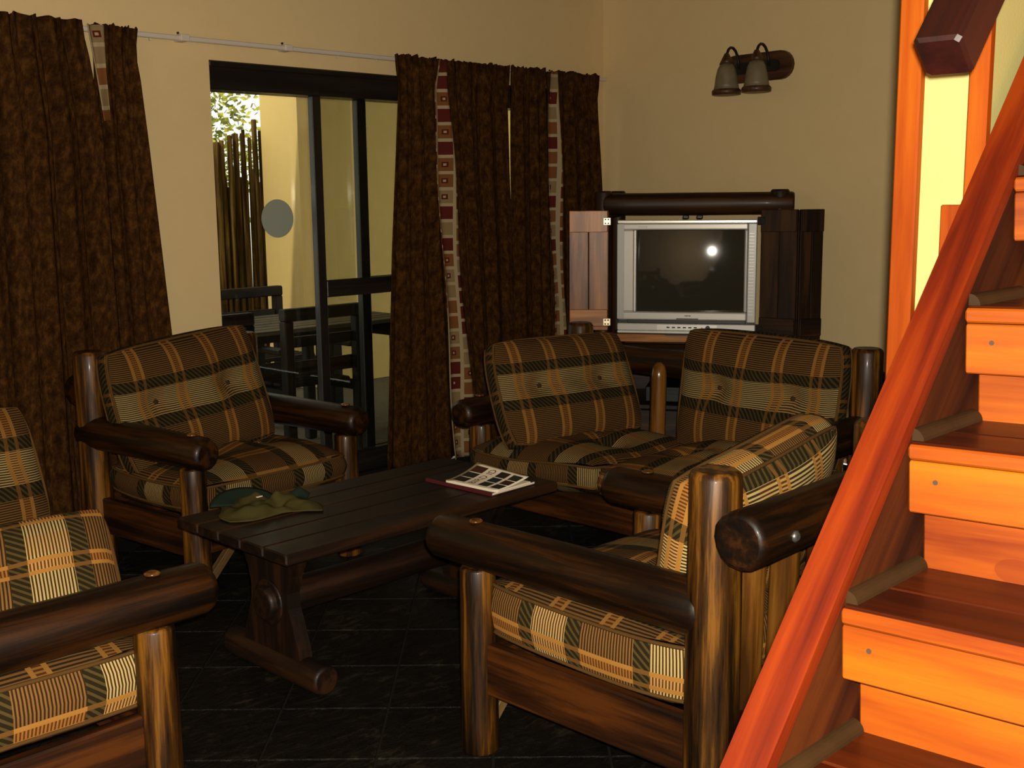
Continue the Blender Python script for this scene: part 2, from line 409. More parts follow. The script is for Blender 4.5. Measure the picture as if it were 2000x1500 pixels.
# ------------------------------------------------------------------ patio door
d1 = bpy.data.objects.new('door_1', None); C.objects.link(d1); d1['kind'] = 'structure'; d1['label'] = 'dark timber sliding patio door'
def dpart(name, lo, hi, mat='door_wood', par=d1, seed=0):
    m = MB(); m.bbox(lo, hi, 0.004, seed=seed); return obj(name, m, mat, par)
dpart('header', (DX0, WY+0.005, 1.995), (DX1, WY+0.15, DZ-0.001))
dpart('header_lip', (DX0, WY-0.006, DZ-0.03), (DX1, WY+0.004, DZ-0.002))
dpart('jamb', (DX0+0.001, WY+0.11, 0), (DX0+0.012, WY+0.15, 1.995)); dpart('jamb', (DX1-0.05, WY+0.02, 0), (DX1-0.001, WY+0.15, 1.995))
dpart('threshold', (DX0, WY+0.01, 0.0), (DX1, WY+0.19, 0.025))
def leafdoor(x0, x1, y, st, mid=True):
    p0 = dpart('door_leaf', (x0, y, 0.03), (x0+st, y+0.04, 1.995))
    dpart('stile', (x1-st, y, 0.03), (x1, y+0.04, 1.995), par=p0)
    dpart('bottom_rail', (x0+st, y, 0.03), (x1-st, y+0.04, 0.15), par=p0)
    if mid: dpart('middle_rail', (x0+st, y, 0.985), (x1-st, y+0.04, 1.072), par=p0)
    m = MB(); m.box((x0+st, y+0.017, 0.15), (x1-st, y+0.022, 1.995)); obj('pane', m, 'pane_glass', p0)
leafdoor(3.588, 4.62, WY+0.02, 0.055)
leafdoor(3.912, 5.36, WY+0.075, 0.064)
m = MB(); m.box((DX0+0.012, WY+0.124, 0.03), (3.912, WY+0.128, 1.995)); fixed = obj('pane', m, 'pane_glass', d1)
m = MB(); m.lathe([(0.0955, 0), (0.0955, 0.0012)], Matrix.Translation((3.425, WY+0.122, 1.392)) @ Matrix.Rotation(math.pi/2, 4, 'X'), 40)
st = obj('safety_sticker', m, 'sticker', fixed); st['label'] = 'round grey sticker on the glass'

# ------------------------------------------------------------------ staircase
stairs = thing('staircase', 'orange pine staircase with closed stringer and boarded risers', 'stairs', (1.2, 0.25, 0))
sx = Matrix.Translation((-1.2, -0.25, 0))
YL, YR, TILT = 0.70, -0.34, 0.038
def tz(y): return TILT*(YL-y)
steps = [(0.50, 0.20), (0.665, 0.39), (0.83, 0.585), (0.995, 0.60+0.0), (1.16, 0.786), (1.325, 0.972), (1.497, 1.160), (1.661, 1.334), (1.813, 1.520), (1.98, 1.706), (2.145, 1.89), (2.31, 2.075)]
steps = [(0.50, 0.197), (0.72, 0.393), (0.94, 0.590), (1.16, 0.786), (1.325, 0.972), (1.497, 1.160), (1.661, 1.334), (1.813, 1.520), (1.98, 1.706), (2.145, 1.89), (2.31, 2.075)]
rot = lambda x, z: Matrix.Translation((0, YL, z)) @ Matrix.Rotation(-math.atan(TILT), 4, 'X') @ Matrix.Translation((0, -YL, -z))
for k, (x, z) in enumerate(steps):
    xn, zn = steps[k+1] if k+1 < len(steps) else (x+0.165, z+0.185)
    zb = steps[k-1][1] if k else 0.0
    R = sx @ rot(x, z); sd = k*3.17
    xb = xn+0.075; xm = x + (xb-x)*0.42
    m = MB(); m.bbox((x, YR, z-0.022), (xm-0.0012, YL, z), 0.004, axis=1, M=R, seed=sd); obj('tread_board', m, 'stair_tread', stairs)
    m = MB(); m.bbox((xm+0.0012, YR, z-0.022), (xb, YL, z), 0.0015, axis=1, M=R, seed=sd+1); obj('tread_board', m, 'stair_tread', stairs)
    m = MB(); m.bbox((x-0.004, YR, z-0.024), (x+0.016, YL-0.001, z-0.003), 0.003, axis=1, M=R, seed=sd+5); obj('nosing', m, 'stair_pine', stairs)
    m = MB(); m.bbox((x-0.002, YR, z-0.098), (x+0.020, YL-0.002, z-0.0255), 0.002, axis=1, M=R, seed=sd+2); fa = obj('fascia_board', m, 'stair_pine', stairs)
    for yy in (0.66, 0.30):
        m = MB(); m.lathe([(0.0036, 0), (0.0036, 0.001)], R @ Matrix.Translation((x-0.0032, yy, z-0.052)) @ Matrix.Rotation(math.pi/2, 4, 'Y'), 10); obj('nail', m, 'nail', fa)
    m = MB(); m.bbox((x+0.046, YR, zb-0.02), (x+0.066, YL-0.002, z-0.023), 0.002, axis=1, M=R, seed=sd+3); obj('riser_board', m, 'stair_pine', stairs)
    if k >= 2:
        M2 = R @ Matrix.Translation((0, 0, z))
        m = MB(); rr = 0.017
        prof = [(0, 0)] + [(rr*math.cos(a*math.pi/12), rr*math.sin(a*math.pi/12)) for a in range(7)]
        i0 = len(m.v)
        for xx in (x+0.012, xn+0.044):
            for (a, b) in prof:
                q = Vector((xx, YL-a, b)); m.vert(M2 @ q, (a, b, xx+sd))
        n = len(prof)
        m.face([i0+j for j in range(n)]); m.face([i0+n+j for j in range(n-1, -1, -1)])
        for j in range(n): m.face((i0+j, i0+(j+1) % n, i0+n+(j+1) % n, i0+n+j))
        obj('quarter_round', m, 'moulding_worn', stairs)
# stringer board (closed side) with a cap along its sloping top
slope = (1.47-0.813)/(1.75-1.151)
def crest(x): return 0.813 + slope*(x-1.151)
x_lo, x_hi = 0.45, 2.30
def side(d0, d1, y0, y1, seed, name, mat, e0=0.0, e1=0.0):
    m = MB(); i0 = 0; nrm = math.hypot(1, slope)
    pts = [(x_lo, crest(x_lo)-d0*nrm), (x_hi, crest(x_hi)-d0*nrm), (x_hi, crest(x_hi)-d1*nrm), (x_lo, max(0.0, crest(x_lo)-d1*nrm))]
    for y in (y0, y1):
        for (x, z) in pts:
            t = (x + z*slope)/nrm; w = (z - x*slope)/nrm
            m.vert(sx @ Vector((x, y, z)), (w+seed, y, t+seed))
    m.face((0, 1, 2, 3)); m.face((7, 6, 5, 4))
    for j in range(4): a, b = j, (j+1) % 4; m.face((b, a, a+4, b+4))
    return obj(name, m, mat, stairs)
side(0.022, 0.40, YL, YL+0.048, 3.3, 'stringer', 'stringer_side')
side(0.0, 0.0215, YL-0.002, YL+0.056, 8.1, 'stringer_cap', 'stringer_wood')
# handrail: square dark red bar ending above the stringer
hd = Vector((1, 0, slope)).normalized()
hr0 = Vector((1.448, 0.655, 1.662))
hM = Matrix(((0, hd.x, -hd.z, hr0.x), (1, 0, 0, hr0.y), (0, hd.z, hd.x, hr0.z), (0, 0, 0, 1)))
m = MB(); m.bbox((-0.031, 0.0, -0.031), (0.031, 1.45, 0.031), 0.005, axis=1, M=hM, seed=4.4)
hr = tag(obj('handrail', m, 'handrail_wood'), 'dark red wooden handrail above the stair stringer', 'handrail')
for t in (0.55, 1.2):
    m = MB(); q = hr0 + hd*t; m.tube([q+Vector((0, 0, -0.028)), q+Vector((0, 0.03, -0.06)), q+Vector((0, PY0-hr0.y, -0.07))], [0.008]*3, 8); obj('bracket', m, 'iron', hr)

# ------------------------------------------------------------------ log furniture
def log_seat(name, label, cat, loc, rotz, w, leg_y, arm_end, slats, group=None, seed=1.0, braces=(), rail_z=0.735, arm_start=-0.004, over=0.07):
    t = thing(name, label, cat, loc, rotz, group); s = seed
    hw = w/2
    for sg in (-1, 1):
        m = MB(); m.log((sg*hw, 0, 0), (sg*hw, 0, 0.905), 0.064, 0.060, s+sg); obj('back_post', m, 'log_wood', t)
        m = MB(); m.log((sg*hw, leg_y, 0), (sg*hw, leg_y, 0.522), 0.052, 0.048, s+sg+4, bev=0.008); obj('front_leg', m, 'log_wood', t)
        m = MB(); m.log((sg*hw, arm_start, 0.580), (sg*hw, arm_end, 0.580), 0.068, 0.062, s+sg+7, bev=0.026); a = obj('armrest', m, 'arm_wood', t)
        m = MB(); m.lathe([(0.019, 0), (0.019, 0.004), (0.012, 0.007)], Matrix.Translation((sg*hw, leg_y+0.005, 0.643)), 14, seed=s); obj('peg', m, 'slat_wood', a)
        m = MB(); m.bbox((sg*hw-0.018, 0.05, 0.175), (sg*hw+0.018, leg_y-0.045, 0.318), 0.005, seed=s+sg+9); obj('side_rail', m, 'rail_wood', t)
    m = MB(); m.log((-(hw+over), -0.118, rail_z), (hw+over, -0.118, rail_z), 0.066, 0.062, s+12, bev=0.018); br = obj('back_rail', m, 'arm_wood', t)
    for sg in (-1,):
        m = MB(); m.lathe([(0.013, 0), (0.013, 0.006), (0.007, 0.011)], Matrix.Translation((sg*(hw-0.028), -0.180, rail_z)) @ Matrix.Rotation(math.pi/2, 4, 'X'), 12); obj('bolt', m, 'steel', br)
    m = MB(); m.bbox((-hw+0.045, leg_y-0.018, 0.185), (hw-0.045, leg_y+0.018, 0.318), 0.005, seed=s+15); obj('front_rail', m, 'rail_wood', t)
    m = MB(); m.bbox((-hw+0.02, -0.02, 0.185), (hw-0.02, 0.02, 0.318), 0.005, seed=s+16); obj('lower_back_rail', m, 'rail_wood', t)
    for k in range(max(4, int(w/0.14))):
        x = -hw+0.06 + (w-0.12)*(k+0.5)/max(4, int(w/0.14))
        m = MB(); m.bbox((x-0.04, 0.03, 0.296), (x+0.04, leg_y-0.02, 0.314), 0.003, seed=s+20+k); obj('seat_slat', m, 'rail_wood', t)
    for k, x in enumerate(slats):
        m = MB(); m.log((x, 0.002, 0.30), (x, -0.010, 0.757), 0.036, 0.036, s+30+k, 12, point=True, bev=0.01); obj('back_slat', m, 'slat_wood', t)
    for sg in braces:
        m = MB(); M2 = Matrix.Translation((sg*(hw-0.05), leg_y-0.0, 0.08)) @ Matrix.Rotation(sg*math.radians(-45), 4, 'Y')
        m.bbox((-0.016, -0.013, 0), (0.016, 0.013, 0.15), 0.002, axis=2, M=M2); obj('corner_brace', m, 'brace_wood', t)
    return t

log_seat('armchair', 'dark log armchair behind the coffee table, backing onto the patio door', 'armchair', (2.490, 4.425, 0), math.pi+0.098, 0.765, 0.64, 0.735, (-0.24, -0.08, 0.08, 0.24), 'log seats around the coffee table', 1.0, (-1, 1), arm_start=-0.05, over=0.015)
log_seat('armchair', 'dark log armchair beside the staircase with its back to the stairs', 'armchair', (2.450, 1.405, 0), 0, 0.745, 0.750, 0.905, (-0.235, -0.085, 0.085, 0.235), 'log seats around the coffee table', 41.0, (-1,), rail_z=0.785, over=0.092)
log_seat('loveseat', 'dark log two-seater in front of the television cabinet', 'sofa', (4.12, 2.83, 0), math.pi/2, 1.45, 0.66, 0.79, (-0.6, -0.42, -0.24, -0.06, 0.272, 0.475, 0.62), 'log seats around the coffee table', 81.0)
log_seat('loveseat', 'dark log two-seater facing the television, pine peg on its armrest', 'sofa', (0.60, 3.135, 0), -math.pi/2, 1.47, 0.665, 0.815, (-0.6, -0.4, -0.2, 0.0, 0.2, 0.4, 0.6), 'log seats around the coffee table', 121.0)

# ------------------------------------------------------------------ cushions
def cushion(name, label, L, Wd, T, M, mat='plaid', side_mat=None, crown=0.035, tufts=(), warp=None, group=None, off=(0, 0), seed=0.0, cat='cushion', side_h=None, crease=0.0):
    """boxed cushion, local x length, y width, z thickness; parts: top panel, bottom panel, side band, piping, buttons"""
    root = thing(name, label, cat, group=group); root.matrix_world = M
    NX, NY = 28, 22; e = (side_h or T*0.55)/2; cr = 0.055
    def plan(u, v):
        x, y = (u*2-1), (v*2-1)
        fx2 = 1 - 0.055*y*y*abs(y)**2; fy2 = 1 - 0.055*x*x*abs(x)**2
        return x*L/2*fx2, y*Wd/2*fy2
    def crownz(x, y):
        a, b = abs(2*x/L), abs(2*y/Wd)
        z = (T/2-e+crown)*max(0.0, (1-a**3.2))**0.6*max(0.0, (1-b**3.2))**0.6
        for (tx, ty) in tufts:
            r2 = ((x-tx)**2 + (y-ty)**2); z -= 0.040*math.exp(-r2/0.0030) + 0.014*math.exp(-r2/0.018)
        z -= crease*math.exp(-((y-0.02)/0.045)**2)*max(0.0, 1-a**6)
        z += 0.008*noise.noise(Vector((x*7+seed, y*7, seed)))*max(0, 1-a)*4*max(0, 1-b)
        return z
    def W2(q):
        q = Vector(q); return Vector(warp(q)) if warp else q
    def surf(sgn):
        def fn(u, v):
            x, y = plan(u, v); z = sgn*(e + crownz(x, y))
            return W2((x, y, z)), (x+off[0]+10, y+off[1]+10+crownz(x, y)*0.3, 0)
        return fn
    m = MB(); m.grid(surf(1), NX, NY); top = obj('top_panel', m, mat, root)
    for (tx, ty) in tufts:
        z = e + crownz(tx, ty)
        m = MB(); m.lathe([(0.011, -0.004), (0.011, 0.004), (0.006, 0.008)], Matrix.Translation(W2((tx, ty, z+0.002))), 10); obj('button', m, 'button', top)
    m = MB(); m.grid(surf(-1), NX, NY, flip=True); obj('bottom_panel', m, mat, root)
    per = []
    N = 30
    for k in range(N): per.append((k/N, 0.0))
    for k in range(N): per.append((1.0, k/N))
    for k in range(N): per.append((1-k/N, 1.0))
    for k in range(N): per.append((0.0, 1-k/N))
    pl = [Vector((*plan(*q), 0)) for q in per]; pl.append(pl[0].copy())
    arc = [0]
    for a, b in zip(pl, pl[1:]): arc.append(arc[-1]+(b-a).length)
    cx = [q for q in pl]
    def band(u, v):
        f = u*(len(pl)-1); i = min(int(f), len(pl)-2); w = f-i; q = pl[i].lerp(pl[i+1], w)
        bul = 0.016*math.sin(math.pi*v); n2 = Vector((q.x/L, q.y/Wd, 0)); n2 = n2.normalized() if n2.length else n2
        z = -e+2*e*v
        s2 = arc[i]+(arc[i+1]-arc[i])*w
        return W2((q.x+n2.x*bul, q.y+n2.y*bul, z)), (s2+off[0]+10, z+off[1]+10.10, 0)
    m = MB(); m.grid(band, 120, 4); obj('side_band', m, side_mat or mat, root)
    for z in (e, -e):
        m = MB(); pts = [W2((q.x*1.004, q.y*1.004, z)) for q in pl]; m.tube(pts, [0.0052]*len(pts), 6, False); obj('piping', m, 'piping', root)
    return root

def frame(origin, xdir, ydir):
    x = Vector(xdir).normalized(); z = x.cross(Vector(ydir)).normalized(); y = z.cross(x)
    o = Vector(origin)
    return Matrix(((x.x, y.x, z.x, o.x), (x.y, y.y, z.y, o.y), (x.z, y.z, z.z, o.z), (0, 0, 0, 1)))
def sag(amp, px=5.0, py=6.0, ph=0.0):
    return lambda q: (q.x, q.y, q.z + amp*math.sin(q.x*px+ph)*math.cos(q.y*py+ph))
GS, GB = 'plaid seat cushions', 'plaid back cushions'
# armchair by the patio door
cushion('seat_cushion', 'plaid seat cushion on the armchair by the patio door', 0.74, 0.62, 0.15, frame((2.515, 4.05, 0.400), (1, 0.098, 0), (-0.098, 1, 0)), 'plaid_cross', tufts=((-0.15, 0.02), (0.16, 0.02)), warp=sag(0.010), group=GS, off=(0.03, 0.12))
cushion('back_cushion', 'plaid buttoned back cushion on the armchair by the patio door', 0.67, 0.50, 0.15, frame((2.445, 4.225, 0.690), (1, 0.04, 0.10), (-0.10, 0.26, 1)), tufts=((-0.17, 0.02), (0.17, 0.02)), crease=0.016, warp=sag(0.012, ph=0.7), group=GB, off=(0.035, 0.15))
# armchair by the stairs
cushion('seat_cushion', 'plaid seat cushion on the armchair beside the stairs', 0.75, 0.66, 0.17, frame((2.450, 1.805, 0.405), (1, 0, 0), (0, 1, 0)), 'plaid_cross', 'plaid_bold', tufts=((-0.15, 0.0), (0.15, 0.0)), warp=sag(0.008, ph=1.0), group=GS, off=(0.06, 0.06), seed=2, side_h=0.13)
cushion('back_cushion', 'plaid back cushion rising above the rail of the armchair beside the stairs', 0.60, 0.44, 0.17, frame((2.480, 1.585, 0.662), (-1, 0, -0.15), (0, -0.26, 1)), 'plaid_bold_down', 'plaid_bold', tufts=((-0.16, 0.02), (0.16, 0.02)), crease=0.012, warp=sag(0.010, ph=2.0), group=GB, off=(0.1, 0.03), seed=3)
# two-seater in front of the television
cushion('seat_cushion', 'plaid seat cushion on the curtain-side seat of the two-seater before the television', 0.70, 0.68, 0.15, frame((3.675, 3.165, 0.400), (0, 1, 0), (-1, 0, 0)), 'plaid_cross', tufts=((-0.16, 0.0), (0.16, 0.0)), warp=sag(0.016, 6, 7, 0.4), group=GS, off=(0.02, 0.09), seed=5)
cushion('seat_cushion', 'plaid seat cushion on the stair-side seat of the two-seater before the television', 0.68, 0.68, 0.15, frame((3.675, 2.47, 0.400), (0, 1, 0), (-1, 0, 0)), 'plaid_cross', tufts=((-0.16, 0.0), (0.16, 0.0)), warp=sag(0.016, 6, 7, 1.4), group=GS, off=(0.11, 0.02), seed=6)
cushion('back_cushion', 'plaid back cushion slumped against the curtain-side arm of the two-seater before the television', 0.66, 0.45, 0.14, frame((3.675, 3.265, 0.675), (0.63, -0.16, 0.0), (-0.04, 0.20, 0.40)), tufts=((-0.14, 0.02), (0.16, 0.02)), crease=0.012, warp=sag(0.014, ph=0.2), group=GB, off=(0.05, 0.15), seed=7)
cushion('back_cushion', 'plaid back cushion upright on the two-seater in front of the open cabinet door', 0.72, 0.50, 0.14, frame((4.00, 2.50, 0.680), (0, -1, -0.02), (0.16, 0, 1)), tufts=((-0.17, 0.02), (0.17, 0.02)), crease=0.016, warp=sag(0.012, ph=1.2), group=GB, off=(0.02, 0.15), seed=8)
# two-seater facing the television
cushion('seat_cushion', 'plaid seat cushion under the tumbled cushion on the two-seater facing the television', 0.73, 0.66, 0.17, frame((0.955, 2.775, 0.402), (0, -1, 0), (1, 0, 0)), 'plaid_cross', 'plaid_bold', tufts=(), warp=sag(0.008, ph=0.5), group=GS, off=(0.02, 0.08), seed=9, side_h=0.13)
cushion('seat_cushion', 'plaid seat cushion beside the curtain on the two-seater facing the television', 0.70, 0.64, 0.16, frame((0.955, 3.505, 0.402), (0, -1, 0), (1, 0, 0)), 'plaid_cross', 'plaid_cross', tufts=(), warp=sag(0.008, ph=1.5), group=GS, off=(0.1, 0.03), seed=10)
cushion('back_cushion', 'plaid cushion tumbled onto the seat behind the pegged log armrest', 0.62, 0.38, 0.15, frame((0.990, 2.665, 0.572), (1, 0.0, 0.0), (0, 1, 0.60)), 'plaid_bold', 'plaid_bold', tufts=(), crown=0.022, warp=lambda q: (q.x+0.30*q.y, q.y, q.z+0.010*math.sin(q.x*5+0.9)), group=GB, off=(0.04, 0.12), seed=11)
cushion('back_cushion', 'plaid back cushion leaning on the curtain-side arm of the two-seater facing the television', 0.66, 0.42, 0.14, frame((1.225, 3.68, 0.636), (1, 0.0, 0.0), (0.0, 0.45, 1)), 'plaid', 'plaid', tufts=((-0.16, 0.0), (0.16, 0.0)), crease=0.016, warp=sag(0.012, ph=0.3), group=GB, off=(0.048, 0.17), seed=12)

# ------------------------------------------------------------------ coffee table
tx0, tx1, ty0, ty1, tz1 = 1.852, 3.022, 2.712, 3.312, 0.484
tb = thing('coffee_table', 'long dark plank coffee table on log trestle feet', 'table', ((tx0+tx1)/2, (ty0+ty1)/2, 0))
tm = Matrix.Translation((-(tx0+tx1)/2, -(ty0+ty1)/2, 0))
for k in range(5):
    a = ty0 + (ty1-ty0)*k/5; b = ty0 + (ty1-ty0)*(k+1)/5
    m = MB(); m.bbox((tx0, a+0.0012, tz1-0.036), (tx1, b-0.0012, tz1), 0.005, axis=0, M=tm, seed=k*2.3); obj('plank', m, 'table_wood', tb)
cy = 2.965
for px, sg in ((2.0, -1), (2.87, 1)):
    half = [(0.15, 0.446), (0.145, 0.40), (0.115, 0.345), (0.098, 0.29), (0.10, 0.24), (0.125, 0.175), (0.145, 0.12), (0.15, 0.085)]
    poly = [(a, z) for a, z in half] + [(-a, z) for a, z in reversed(half)]
    M2 = tm @ Matrix.Translation((px, cy+0.03, 0)) @ Matrix.Rotation(math.pi/2, 4, 'Z')
    m = MB(); m.prism(poly, -0.024, 0.024, M2, seed=px); obj('pedestal', m, 'table_wood', tb)
    m = MB(); m.log(tm @ Vector((px, cy-0.225, 0.048)), tm @ Vector((px, cy+0.285, 0.048)), 0.047, 0.047, px+3, bev=0.012); obj('foot', m, 'table_wood', tb)
    m = MB(); m.bbox((px-0.03, cy-0.19, tz1-0.062), (px+0.03, cy+0.25, tz1-0.0365), 0.004, M=tm); obj('cleat', m, 'table_wood', tb)
m = MB(); m.log(tm @ Vector((1.945, cy+0.03, 0.245)), tm @ Vector((2.925, cy+0.03, 0.245)), 0.055, 0.055, 6.0, bev=0.012); st = obj('stretcher', m, 'table_wood', tb)
for px in (1.974, 2.896):
    m = MB(); m.lathe([(0.074, -0.004), (0.074, 0.003), (0.068, 0.006)] if px > 2.5 else [(0.068, -0.006), (0.074, -0.003), (0.074, 0.004)], tm @ Matrix.Translation((px, cy+0.03, 0.245)) @ Matrix.Rotation(math.pi/2, 4, 'Y'), 24); obj('collar', m, 'table_wood', st)

# ------------------------------------------------------------------ things on the table
bt = tz1+0.0005
bk = thing('hardcover_book', 'thin maroon hardback book under the magazine', 'book', (2.823, 2.905, bt), math.radians(1.5))
m = MB(); m.bbox((-0.113, -0.165, 0), (0.113, 0.165, 0.0025), 0.001); obj('back_cover', m, 'maroon_cover', bk)
m = MB(); m.bbox((-0.108, -0.160, 0.0026), (0.108, 0.160, 0.0105), 0.0005); obj('pages', m, 'paper_edge', bk)
m = MB(); m.bbox((-0.113, -0.165, 0.0106), (0.113, 0.165, 0.013), 0.001); obj('front_cover', m, 'navy_cover', bk)
m = MB(); m.bbox((-0.1165, -0.165, 0), (-0.1132, 0.165, 0.013), 0.001); obj('spine', m, 'maroon_cover', bk)
mg = thing('magazine', 'white magazine with a grid of small pictures and a lifted cover', 'magazine', (2.800, 2.845, bt+0.0135), math.radians(3))
MW, MH = 0.176, 0.245
m = MB(); m.bbox((-MW/2, -MH/2, 0), (MW/2, MH/2, 0.0075), 0.0015); obj('pages', m, 'paper_white', mg)
def lift(x, y):           # cover curls up away from the spine (spine at -x)
    t = (x+MW/2)/MW
    return 0.0085 + 0.034*t**1.9*(0.55+0.45*(y+MH/2)/MH), x - 0.010*t*t
m = MB()
def cov(u, v):
    x, y = -MW/2+MW*u, -MH/2+MH*v; z, x2 = lift(x, y); return (x2, y, z), (x, y, 0)
m.grid(cov, 16, 8); cover = obj('cover', m, 'paper_white', mg)
sm = cover.modifiers.new('thickness', 'SOLIDIFY'); sm.thickness = 0.0008; sm.offset = -1
def on_cover(x0, x1, y0, y1, mat, nm, k):
    m = MB()
    def fn(u, v):
        x, y = x0+(x1-x0)*u, y0+(y1-y0)*v; z, x2 = lift(x, y); return (x2, y, z+0.0007), (x, y, 0)
    m.grid(fn, 6, 4); o = obj(nm, m, mat, cover)
# picture grid: the page reads with its top towards the left wall side, rotated on the table
cols = [(-0.068, -0.026), (-0.020, 0.020), (0.026, 0.070)]
pk = 0
for ci, (ya, yb) in enumerate([(0.052, 0.110), (-0.055, -0.010), (-0.112, -0.068)]):
    for (xa, xb) in cols:
        on_cover(xa, xb, ya, yb, 'picture_%d' % (pk % 5), 'cover_picture', pk); pk += 1
def text_mesh(s, size):
    cu = bpy.data.curves.new('t', 'FONT'); cu.body = s; cu.size = size; cu.align_x = 'CENTER'; cu.align_y = 'CENTER'
    o = bpy.data.objects.new('t', cu); C.objects.link(o); bpy.context.view_layer.update()
    me = bpy.data.meshes.new_from_object(o.evaluated_get(bpy.context.evaluated_depsgraph_get())); bpy.data.objects.remove(o); return me
me = text_mesh('BIRD ID', 0.044); me.name = 'title'
for v in me.vertices:                       # text runs along the page (+x), letters upright towards +y
    tx, ty = v.co.x, v.co.y; z, x2 = lift(tx*0.93, 0.021+ty*0.95); v.co = (x2, 0.021+ty*0.95, z+0.0009)
o = place('title', me, 'ink_maroon', cover)
# crumpled cap
cap = thing('cloth_cap', 'crumpled olive and teal cloth cap on the coffee table', 'cap', (2.10, 3.17, bt), math.radians(-18))
def crown(u, v):
    x, y = (u-0.5)*0.30, (v-0.5)*0.21; a = max(0.0, 1-(2*abs(u-0.5))**2.4)*max(0.0, 1-(2*abs(v-0.5))**2.4)
    z = 0.007 + a*(0.028 + 0.026*noise.noise(Vector((x*22, y*22, 2))) + 0.012*math.sin(y*48+x*30) + 0.006*math.sin(x*90-y*50))
    return (x*(1+0.12*math.sin(v*5)), y*(1+0.18*math.sin(u*7)), max(0.0065, z)), (x, y, 0)
m = MB(); m.grid(crown, 44, 34); o = obj('crown', m, 'cap_olive', cap); q = o.modifiers.new('thickness', 'SOLIDIFY'); q.thickness = 0.003
def brim(u, v):
    a = math.pi*(0.05+0.9*u); rr = 0.035 + 0.085*v
    x, y = -0.06+math.cos(a)*rr*0.95, 0.045+math.sin(a)*rr*0.75
    return (x, y, 0.016+0.034*math.sin(math.pi*u)*v), (x, y, 0)
m = MB(); m.grid(brim, 16, 6); o = obj('brim', m, 'cap_teal', cap); q = o.modifiers.new('thickness', 'SOLIDIFY'); q.thickness = 0.004
m = MB(); m.tube([(0.10, 0.06, 0.012), (0.13, 0.075, 0.028), (0.16, 0.06, 0.010)], [0.016, 0.022, 0.014], 10, wob=0.3, seed=3); obj('strap', m, 'cap_teal', cap)
m = MB(); m.bbox((-0.018, 0.026, 0.040), (0.004, 0.034, 0.0425), 0.0005, M=Matrix.Rotation(0.4, 4, 'Z')); obj('tag', m, 'paper_white', cap)

# ------------------------------------------------------------------ television cabinet
CR = math.atan2(-0.855, 0.518)
cab = thing('television_cabinet', 'dark log television cabinet with open folding pine doors across the corner', 'cabinet', (4.93, 3.54, 0), CR)
DEP = 0.56
for sx2, sy, rr in ((-0.435, 0.0, 0.047), (0.463, 0.0, 0.050), (-0.435, DEP, 0.045), (0.463, DEP, 0.045)):
    m = MB(); m.log((sx2, sy+0.06, 0), (sx2, sy+0.06, 1.512), rr, rr*0.95, sx2*3+sy, bev=0.012); obj('post', m, 'cabinet_wood', cab)
for sy in (0.06, DEP+0.06):
    m = MB(); m.log((-0.43, sy, 1.443), (0.535, sy, 1.443), 0.056, 0.056, 3+sy, bev=0.012); obj('top_rail', m, 'cabinet_wood', cab)
for sx2 in (-0.435, 0.463):
    m = MB(); m.log((sx2, 0.09, 1.40), (sx2, DEP+0.02, 1.40), 0.035, 0.035, 5+sx2); obj('side_rail', m, 'cabinet_wood', cab)
    m = MB(); m.bbox((sx2-0.012, 0.10, 0.08), (sx2+0.012, DEP+0.02, 0.70), 0.003); obj('side_panel', m, 'cabinet_wood', cab)
m = MB(); m.bbox((-0.39, 0.045, 0.732), (0.42, DEP+0.02, 0.768), 0.004); obj('shelf', m, 'cabinet_wood', cab)
m = MB(); m.bbox((-0.385, 0.020, 0.728), (0.412, 0.044, 0.770), 0.003, seed=2); obj('shelf_edge', m, 'pine_inner', cab)
m = MB(); m.log((-0.43, 0.05, 0.668), (0.46, 0.05, 0.668), 0.050, 0.050, 7.5); obj('middle_rail', m, 'cabinet_wood', cab)
m = MB(); m.bbox((-0.39, 0.07, 0.36), (0.42, DEP+0.02, 0.385), 0.003); obj('lower_shelf', m, 'cabinet_wood', cab)
m = MB(); m.bbox((-0.39, 0.045, 0.08), (0.42, 0.07, 0.36), 0.003); obj('lower_front', m, 'cabinet_wood', cab)
m = MB(); m.bbox((-0.39, DEP+0.03, 0.08), (0.42, DEP+0.05, 0.72), 0.003); obj('back_panel', m, 'cabinet_wood', cab)
m = MB(); m.bbox((-0.020, 0.022, 1.366), (0.010, 0.05, 1.386), 0.004); obj('catch', m, 'iron', cab)
m = MB(); m.bbox((0.050, 0.022, 1.366), (0.080, 0.05, 1.386), 0.004); obj('catch', m, 'iron', cab)
